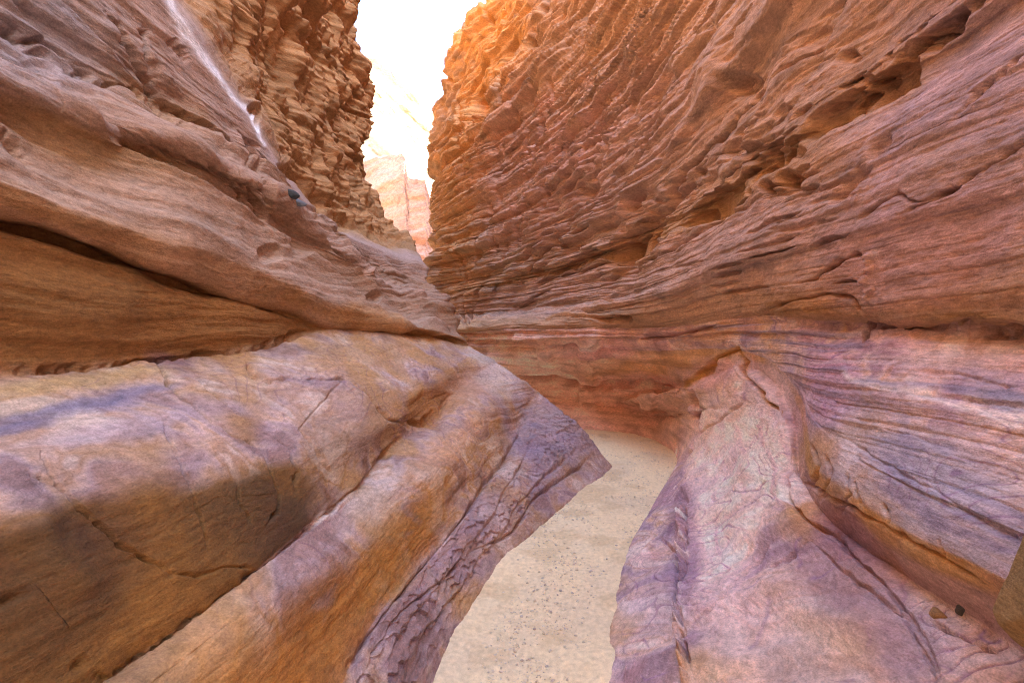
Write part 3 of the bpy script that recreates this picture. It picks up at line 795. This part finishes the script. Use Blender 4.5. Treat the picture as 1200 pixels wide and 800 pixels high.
# knobbly pale seep column and rough pebbly seam
for k in range(6):
    rx = random.Random(40 + k)
    xo = rx.uniform(-4, 4); B.ridge([(1021 + xo, 300 + 10 * k + rx.uniform(-3, 3)), (1029 + xo + rx.uniform(-3, 5), 297 + 10 * k)], rx.uniform(3, 5.5), rx.uniform(4, 8))
for k in range(70):
    rx = random.Random(7000 + k)
    t = rx.random()
    pxx = np.interp(t, [0, .3, .6, 1], [796, 801, 793, 806]); pyy = 590 + 215 * t
    B.ridge([(pxx - 2 + rx.uniform(-5, 5), pyy), (pxx + 2 + rx.uniform(-5, 5), pyy + 2)], rx.uniform(2.5, 5), rx.uniform(3, 8))
for (cx, cy, w_, h_) in [(850, 425, 10, 5), (868, 432, 9, 5), (760, 470, 20, 6), (690, 455, 26, 7), (640, 415, 20, 6), (690, 400, 30, 6)]:
    B.ridge([(cx - w_ * .5, cy + 1), (cx + w_ * .5, cy - 1)], w_ * .7, h_)
SRf = SR + nR * B.D[..., None]

n1 = fbm(x * .9, y * .9, z * 3.0, 3, 151); n2 = fbm(x * 3.2, y * 3.2, z * 9.0, 3, 154); n3 = gnoise(x * .7, y * .7, z * 16, 157)
c = np.zeros(x.shape + (3,), f32)
rowcol = [(0, (.38, .33, .37)), (1.0, (.40, .35, .39)), (1.5, (.58, .48, .47)), (2.2, (.64, .53, .50)), (3.0, (.46, .37, .39)), (3.6, (.40, .30, .31)), (4.0, (.34, .24, .24)), (4.75, (.36, .26, .24)), (5.0, (.43, .28, .12)), (5.8, (.45, .30, .14)), (5.98, (.42, .37, .39)),
          (7.0, (.43, .37, .40)), (7.6, (.58, .52, .51)), (8.0, (.44, .34, .33)), (8.9, (.44, .36, .38)), (9.1, (.40, .27, .17)), (10.3, (.46, .30, .18)), (10.8, (.45, .32, .25)), (12, (.46, .32, .25)), (13, (.42, .28, .16)), (14, (.44, .31, .22)), (16, (.46, .32, .22)), (18, (.46, .31, .19)), (26, (.46, .30, .17))]
for ch in range(3):
    c[..., ch] = np.interp(vR + .12 * B.cn, [r[0] for r in rowcol], [r[1][ch] for r in rowcol])
bankR = 1 - sstep(8.9, 9.1, vR)
mb = marble(x, y, z, 171, [(.24, .15, .19), (.35, .26, .32), (.47, .37, .38), (.60, .47, .42), (.52, .36, .26), (.66, .54, .49), (.72, .63, .57)], 1.2, .7)
wm = (bankR * np.where((vR > 4) & (vR < 6.1), .2, .62))[..., None]
c = c * (1 - wm) + mb * wm
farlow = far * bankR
pt = fbm(x * 1.5, y * 1.5, z * 2.0, 3, 188)
c = mixc(c, (.50, .35, .20), bankR * sstep(.15, .6, pt) * .55)
c = mixc(c, (.55, .36, .36), bankR * sstep(.15, .6, -pt) * .4)
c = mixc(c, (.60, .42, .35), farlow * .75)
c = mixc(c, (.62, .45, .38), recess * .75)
for (cx, cy, a, b, ang, col, s) in [
    (965, 460, 34, 44, 15, (.50, .30, .34), .8), (865, 550, 58, 100, 6, (.78, .66, .61), .75), (905, 460, 34, 36, 20, (.62, .55, .58), .6), (1000, 690, 80, 50, 40, (.30, .22, .26), .7), (880, 720, 60, 60, 0, (.56, .44, .43), .5), (835, 660, 30, 70, -5, (.70, .58, .56), .5),
    (920, 770, 70, 30, 10, (.50, .41, .38), .6), (1060, 760, 60, 50, 30, (.33, .26, .30), .7), (960, 530, 22, 30, 10, (.46, .31, .18), .8), (955, 612, 20, 22, 0, (.46, .28, .14), .7), (1010, 640, 60, 26, 38, (.32, .21, .24), .7),
    (1100, 560, 130, 50, 24, (.34, .34, .42), .7), (1150, 440, 70, 18, 6, (.42, .38, .44), .6), (1180, 470, 50, 12, 8, (.30, .33, .42), .6), (1080, 480, 90, 14, 18, (.44, .34, .34), .6),
    (750, 428, 70, 10, -3, (.48, .30, .13), .6), (690, 425, 60, 10, -4, (.66, .50, .42), .6), (700, 410, 50, 8, 0, (.58, .38, .40), .6), (620, 425, 46, 14, 20, (.72, .58, .52), .7), (830, 445, 30, 12, -20, (.52, .34, .35), .6), (760, 490, 60, 26, 8, (.40, .27, .21), .5),
    (955, 362, 60, 16, 5, (.42, .25, .10), .8), (1120, 372, 110, 9, 2, (.40, .26, .12), .8), (850, 385, 50, 14, -8, (.47, .28, .16), .6), (1100, 280, 130, 70, -15, (.46, .31, .30), .6), (1120, 100, 110, 90, -30, (.43, .33, .34), .7), (980, 330, 30, 30, 0, (.48, .30, .22), .4),
    (745, 285, 50, 22, -32, (.42, .26, .11), .7), (835, 240, 42, 18, -33, (.44, .28, .13), .7), (930, 200, 60, 30, -30, (.42, .26, .12), .7), (1030, 100, 60, 26, -38, (.40, .25, .12), .7),
    (545, 180, 28, 130, 10, (.60, .34, .11), .8), (580, 40, 40, 60, 20, (.60, .35, .12), .8), (620, 200, 70, 90, 25, (.52, .31, .23), .5), (730, 180, 70, 120, 35, (.46, .31, .27), .4), (540, 320, 26, 60, 0, (.52, .31, .14), .6),  # orange patches beside the gap paint bounced sun glow into the colour
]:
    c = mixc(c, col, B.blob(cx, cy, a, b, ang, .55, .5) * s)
c = mixc(c, (.62, .56, .55), B.line([(1029, 296), (1025, 320), (1022, 350)], 5.5) * .75 * sstep(-.7, .1, B.cn))
c = mixc(c, (.64, .58, .56), B.line([(990, 437), (1000, 447), (1070, 462), (1135, 482), (1200, 501)], 3.2) * .8)
c = mixc(c, (.62, .55, .55), B.line([(610, 420), (690, 400), (700, 385)], 5) * .5)
c = mixc(c, (.48, .29, .10), B.line([(800, 452), (825, 437), (845, 420), (866, 410), (876, 425), (874, 440)], 3.0) * .8)
c = mixc(c, (.42, .24, .09), B.line([(886, 452), (900, 470), (918, 482)], 3.0) * .9)
for pl in [[(860, 500), (875, 530), (872, 570), (880, 600)], [(885, 500), (905, 540), (915, 590), (930, 610)], [(840, 540), (836, 600), (845, 650)], [(900, 480), (920, 520), (925, 570)], [(815, 480), (820, 505), (805, 530), (790, 560), (760, 600)],
           [(850, 620), (890, 600), (925, 610)], [(820, 720), (870, 690), (910, 650)], [(875, 760), (900, 720), (915, 690)]]:
    c = mixc(c, (.30, .21, .30), B.line(pl, 2.6) * .35 * sstep(-.5, .3, n2))
vein = np.abs(fbm(x * 1.9, y * 1.9, z * 1.3 + .3 * n1, 3, 161)); vein2 = np.abs(fbm(x * 3.4, y * 3.4, z * 2.4, 3, 166))
c = mixc(c, (.26, .17, .25), B.blob(800, 640, 16, 90, -4, .6, .6) * .6)
c = mixc(c, (.72, .66, .62), B.blob(797, 660, 6, 80, -3, .6, 1.2) * sstep(.1, .5, n2) * .8)
nearb = bankR * (1 - far) * (vR > 1) * (vR < 4)
c = mixc(c, (.25, .17, .28), np.exp(-(vein / .022) ** 2) * .6 * nearb * sstep(-.1, .4, n2))
c = mixc(c, (.30, .19, .26), np.exp(-(vein2 / .016) ** 2) * .45 * nearb * sstep(0, .5, -n2))
c = mixc(c, (.36, .31, .40), sstep(.2, .9, n1) * .4 * bankR * (1 - far))
c = mixc(c, (.24, .14, .24), bnd * .5 * bankR * (1 - far) * ((vR < 4) | (vR > 6.2)) * (vR > 1.1))
c = mixc(c, (.80, .70, .66), bands(x, y, z, 187, 6.0) * .12 * bankR * (1 - far) * (vR < 4) * (vR > 1.1))
stk = gnoise(x * .8, y * .8, z * 26 + .8 * n1, 171) + .5 * gnoise(x * 2, y * 2, z * 60, 172)
c = mixc(c, (.28, .27, .36), sstep(.1, .8, stk) * .6 * sstep(6, 6.2, vR) * (1 - sstep(8.8, 9.0, vR)) * (1 - far))
c = mixc(c, (.56, .48, .48), sstep(.15, .8, -stk) * .5 * sstep(6, 6.2, vR) * (1 - sstep(8.8, 9.0, vR)) * (1 - far))
upc = sstep(9.5, 10.5, vR)
c = c * (1 + (.24 * n3 + .24 * n2)[..., None] * (.4 + .6 * np.maximum(upc, farlow)[..., None]))
c = mixc(c, (.28, .15, .08), upc * sstep(.35, .9, n2) * .45)
bk = np.clip(bankR, 0, 1)[..., None]
c = grade(c, 1.1, 1.3, 1.10) * np.array([1.02, .98, .90], f32) * bk + grade(c, .92, 1.3, 1.02) * np.array([1.0, .98, 1.0], f32) * (1 - bk)
c = np.clip(c, .02, .85)
wallR = empty('canyon_wall_right', (1.2, 2, 0))
wallR['kind'] = 'structure'
off = np.array([1.2, 2, 0])
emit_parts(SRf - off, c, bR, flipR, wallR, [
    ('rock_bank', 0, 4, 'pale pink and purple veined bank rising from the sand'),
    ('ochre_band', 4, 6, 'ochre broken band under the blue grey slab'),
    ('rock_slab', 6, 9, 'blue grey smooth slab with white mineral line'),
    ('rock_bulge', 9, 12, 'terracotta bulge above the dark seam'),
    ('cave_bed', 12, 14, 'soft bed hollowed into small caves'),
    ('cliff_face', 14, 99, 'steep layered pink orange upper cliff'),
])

# ------------------------------------------------------------------ sand floor and far ground
ground_me = np.array([[-1500, -1500, -.6], [1500, -1500, -.6], [1500, 1500, -.6], [-1500, 1500, -.6]], f32)
o = mesh_obj('ground', ground_me, np.array([[0, 1, 2, 3]]), MAT_SAND, None, np.array([[.46, .34, .22]] * 4), False)
o['kind'] = 'structure'
ny, nx = 900, 260
yy = np.concatenate([np.linspace(-9, 1.7, 60, endpoint=False), 1.7 * (26 / 1.7) ** np.linspace(0, 1, ny - 60)])
gx = np.linspace(-1, 1, nx)
cxl = np.interp(yy, [-9, 2, 3, 4, 5, 6.5, 8, 10, 13, 26], [0, .05, .3, .75, 1.3, 1.5, 1.2, -.6, -4, -8])
hw = np.interp(yy, [-9, 2, 6, 8, 10, 26], [1.1, .75, 1.7, 2.6, 4, 14])
X = cxl[:, None] + hw[:, None] * gx[None]; Y = np.repeat(yy[:, None], nx, 1)
Z = .018 * fbm(X * 1.3, Y * 1.3, X * 0, 2, 201) + .008 * fbm(X * 6, Y * 6, X * 0, 2, 205) + .005 * np.clip(gnoise(X * 22, Y * 22, X * 0, 207), 0, 1) + .003 * gnoise(X * 55, Y * 55, X * 0, 209)
fl = np.array([W(*p)[:2] for p in floorL]); fr_ = np.array([(W(*p)[:2] if len(p) == 3 else p[1:3]) for p in floorR])
xl = np.interp(Y, fl[:, 1], fl[:, 0], left=-.5); rr = fr_[:9]
xr = np.interp(Y, rr[:, 1], rr[:, 0], left=.5)
pile = .03 * np.exp(-np.maximum(X - xl, 0) / .10) + .03 * np.exp(-np.maximum(xr - X, 0) / .10)
Z = Z + pile * (1 - sstep(2.6, 4.0, Y)) * (.6 + .6 * gnoise(X * 2.5, Y * 2.5, X * 0, 219))
Z += .010 * gnoise(X * 2.2, Y * 2.2, X * 0, 221) + .006 * np.sin(18 * (Y + .4 * X) + 4 * gnoise(X * 1.5, Y * 1.5, X * 0, 223)) * np.clip(gnoise(X * 1.1, Y * 1.1, X * 0, 225) + .2, 0, 1)
V = np.stack([X, Y, Z], -1).reshape(-1, 3)
ns = fbm(X * 1.5, Y * 1.5, X * 0, 3, 211); ng = gnoise(X * 30, Y * 30, X * 0, 215)
c = np.zeros(X.shape + (3,), f32) + np.array([.84, .68, .41], f32)
c = mixc(c, (.70, .57, .37), sstep(.1, .7, ns) * .6)
c = mixc(c, (.82, .69, .45), sstep(.2, .8, -ns) * .6)
c = mixc(c, (.64, .48, .26), sstep(.15, .6, fbm(X * 2.6, Y * 2.6, X * 0, 3, 227)) * .55)
c = c * (1 + .12 * ng[..., None])
o = mesh_obj('sand_path', V, grid_faces(ny, nx), MAT_SAND, None, c.reshape(-1, 3))
o['kind'] = 'structure'


# ------------------------------------------------------------------ far sunlit cliffs
def far_cliff(name, plan, top, zb, seed, col, amp, nu=260, nvv=220, lean=.15, slope=.22, band=(.8, .5, .25)):
    plan = np.array(plan, float)
    k = np.concatenate([[0], np.cumsum(np.linalg.norm(np.diff(plan, axis=0), axis=1))])
    s = np.linspace(0, k[-1], nu)
    px_ = np.interp(s, k, plan[:, 0]); py_ = np.interp(s, k, plan[:, 1]); tz = np.interp(s, k, top)
    tz = tz + .5 * amp * gnoise(s * .6, s * 0, s * 0, seed) + .25 * amp * gnoise(s * 2.1, s * 0, s * 0, seed + 1)
    t = np.linspace(0, 1, nvv)[:, None]
    tt = np.minimum(t / .9, 1)
    Zs = zb + (tz[None] - zb) * tt
    Ys = py_[None] + lean * Zs + np.maximum(t - .9, 0) * 300
    Xs = np.repeat(px_[None], nvv, 0)
    Zs = Zs + np.maximum(t - .9, 0) * 10
    d = strata(Xs / 3, Ys / 3, Zs / 3, np.full(Xs.shape, amp * 3.2, f32), seed + 3) + amp * .5 * fbm(Xs * .25, Ys * .25, Zs * .2, 3, seed + 9)
    ledge = np.tanh(4 * gnoise(Xs * .02, Ys * .02, Zs * .33 + slope * Xs * .33, seed + 20)) * amp * .7
    Ys = Ys - (d + ledge) * (1 - np.maximum(t - .9, 0) * 8)
    Vv = np.stack([Xs, Ys, Zs], -1).reshape(-1, 3)
    nn = gnoise(Xs * .05, Ys * .05, (Zs + slope * Xs) * (1.7 if slope < .5 else .8), seed + 30); n_ = fbm(Xs * .4, Ys * .4, Zs * 1.2, 3, seed + 33)
    cc = np.zeros(Xs.shape + (3,), f32) + np.array(col, f32)
    cc = mixc(cc, (col[0] * band[0], col[1] * band[1], col[2] * band[2]), sstep(.2, .5, nn) * .85)
    cc = cc * (1 + .2 * n_[..., None])
    o = mesh_obj(name, Vv, grid_faces(nvv, nu), MAT_FAR, None, np.clip(cc, .02, .85).reshape(-1, 3))
    o['kind'] = 'structure'
    return o


far_cliff('far_cliff', [(-45, 90), (-22, 46), (-10.5, 32), (-6.8, 28.3), (-6.5, 28.0), (-5.2, 26.9), (-4.9, 26.6), (-3.8, 25.3), (1.5, 23)], [16, 15, 14.4, 13.6, 12.0, 11.2, 9.9, 9.3, 8.4], -.6, 301, (.62, .37, .26), .6, lean=.05)
far_cliff('far_mesa', [(-90, 55), (-30, 58), (-20, 60), (-9, 62), (20, 64), (90, 66)], [44, 44, 43, 33, 30, 30], -.6, 331, (.42, .34, .25), .9, slope=.9, band=(.5, .24, .08))


# ------------------------------------------------------------------ loose stones
def stone_mesh(name, r, sc, seed, col, sub=2):
    import bmesh
    bm = bmesh.new()
    bmesh.ops.create_icosphere(bm, subdivisions=sub, radius=1.0)
    P = np.array([v.co[:] for v in bm.verts])
    Fc = np.array([[v.index for v in f.verts] for f in bm.faces])
    bm.free()
    rg = np.random.default_rng(seed)
    for _ in range(9):                       # chip flat facets off
        nrm = rg.normal(size=3); nrm /= np.linalg.norm(nrm)
        h = rg.uniform(.55, .85)
        dd = P @ nrm - h
        P = P - np.where(dd > 0, dd, 0)[:, None] * nrm * .9
    P = P * (1 + .06 * gnoise(P[:, 0] * 2.5, P[:, 1] * 2.5, P[:, 2] * 2.5, seed % 50))[:, None]
    P = P * np.array(sc) * r
    cc = np.array(col) * (1 + .15 * gnoise(P[:, 0] / r * 1.5, P[:, 1] / r * 1.5, P[:, 2] / r * 3, seed % 40)[:, None])
    return P, Fc, np.clip(cc, .02, .8)


def put_stone(name, px, py, d, r, sc, rot, seed, col, label, group=None, sub=2):
    P, Fc, cc = stone_mesh(name, r, sc, seed, col, sub)
    o = mesh_obj(name, P, Fc, MAT_STONE, None, cc)
    o.location = W(px, py, d); o.rotation_euler = rot
    o['label'] = label; o['category'] = 'stone'
    if group:
        o['group'] = group
    return o


# gravel: thousands of small stones lying on the sand
rg = np.random.default_rng(11)
base = [stone_mesh('g', 1.0, (1, .8, .55), 60 + i, (1, 1, 1), 1) for i in range(6)]
VV, FF, CC = [], [], []
nvt = 0
pal = np.array([(.72, .61, .42), (.66, .57, .42), (.58, .50, .40), (.56, .48, .38), (.50, .42, .34)])
NG = 14000
ys_ = 1.7 + 6.6 * rg.random(NG) ** 1.5
xs_ = np.interp(ys_, [2, 3, 4, 5, 6.5, 8], [.05, .3, .75, 1.3, 1.5, 1.2]) + np.interp(ys_, [2, 6, 8], [.5, .8, 1.0]) * rg.uniform(-1, 1, NG)
keep = (gnoise(xs_ * 2.0, ys_ * 1.6, xs_ * 0, 229) > -.05) | (rg.random(NG) > .8)
for xv, yv in zip(xs_[keep], ys_[keep]):
    r = min(.0028 * math.exp(rg.exponential(.55)), .014)
    P, Fc, _ = base[rg.integers(6)]
    a = rg.uniform(0, 6.28); ca, sa = math.cos(a), math.sin(a)
    Q = P * r * rg.uniform(.8, 1.2, 3)
    Q = np.stack([Q[:, 0] * ca - Q[:, 1] * sa, Q[:, 0] * sa + Q[:, 1] * ca, Q[:, 2]], -1) + np.array([xv, yv, .0])
    VV.append(Q); FF.append(Fc + nvt); nvt += len(Q)
    CC.append(np.repeat(pal[min(4, int(rg.exponential(1.3)) * 1)][None] * rg.uniform(.85, 1.12), len(Q), 0))
VV = np.concatenate(VV)
zx = .018 * fbm(VV[:, 0] * 1.3, VV[:, 1] * 1.3, VV[:, 0] * 0, 2, 201) + .008 * fbm(VV[:, 0] * 6, VV[:, 1] * 6, VV[:, 0] * 0, 2, 205)
zx += .010 * gnoise(VV[:, 0] * 2.2, VV[:, 1] * 2.2, VV[:, 0] * 0, 221)
VV[:, 2] += zx + .002
o = mesh_obj('gravel', VV, np.concatenate(FF), MAT_STONE, None, np.concatenate(CC))
o['kind'] = 'stuff'; o['label'] = 'small mixed grey and tan gravel scattered over the pale sand'; o['category'] = 'gravel'


_pc = {}


def surf_at(Sf, nn, px, py):
    """place and normal of the wall surface seen at a pixel"""
    if id(Sf) not in _pc:
        q = np.stack(proj(Sf[..., 0], Sf[..., 1], Sf[..., 2]), -1).astype(f32)
        q[Sf[..., 1] < .3] = 1e6
        _pc[id(Sf)] = q
    q = _pc[id(Sf)]
    e = np.maximum(np.abs(q[..., 0] - px) + np.abs(q[..., 1] - py), 4.0) + Sf[..., 1] * .2
    k = np.unravel_index(np.argmin(e), e.shape)
    return Sf[k[0], k[1]], nn[k[0], k[1]]


def wall_stone(Sf, nn, px, py, r, sc, rot, seed, col, label, name='stone', group=None, sink=.35, sub=2):
    p, n = surf_at(Sf, nn, px, py)
    P, Fc, cc = stone_mesh(name, r, sc, seed, col, sub)
    o = mesh_obj(name, P, Fc, MAT_STONE, None, cc)
    o.location = tuple(p + n * r * sink); o.rotation_euler = rot
    o['label'] = label; o['category'] = 'stone'
    if group:
        o['group'] = group
    return o


wall_stone(SRf, nR, 1262, 715, .16, (.8, .9, 1.35), (.2, .1, .3), 5, (.34, .22, .09), 'large ochre boulder wedged against the right wall at the end of the ochre band', 'boulder', None, .2, 5)
bpy.data.objects['boulder'].data.materials[0] = MAT_ROCK
wall_stone(SRf, nR, 1122, 714, .026, (1, .8, 1.1), (.3, .5, .2), 8, (.09, .085, .075), 'dark grey green stone stuck in the crack under the ochre band', 'stone', None, -.25, 3)
wall_stone(SRf, nR, 1098, 716, .034, (1.1, .8, .9), (.1, .3, .9), 9, (.34, .20, .085), 'ochre stone beside the dark stone in the crack under the ochre band', 'stone', None, -.25, 3)
wall_stone(SLf, nL, 344, 229, .045, (1.3, .8, .7), (.2, .3, .8), 12, (.055, .065, .07), 'dark slate stone lodged on the wavy left ramp, upper one of its pair', 'stone', None, .3, 3)
wall_stone(SLf, nL, 352, 238, .045, (1.3, .7, .7), (.5, .1, .4), 13, (.15, .17, .20), 'blue grey stone lodged on the wavy left ramp below the dark slate one', 'stone', None, .3, 3)
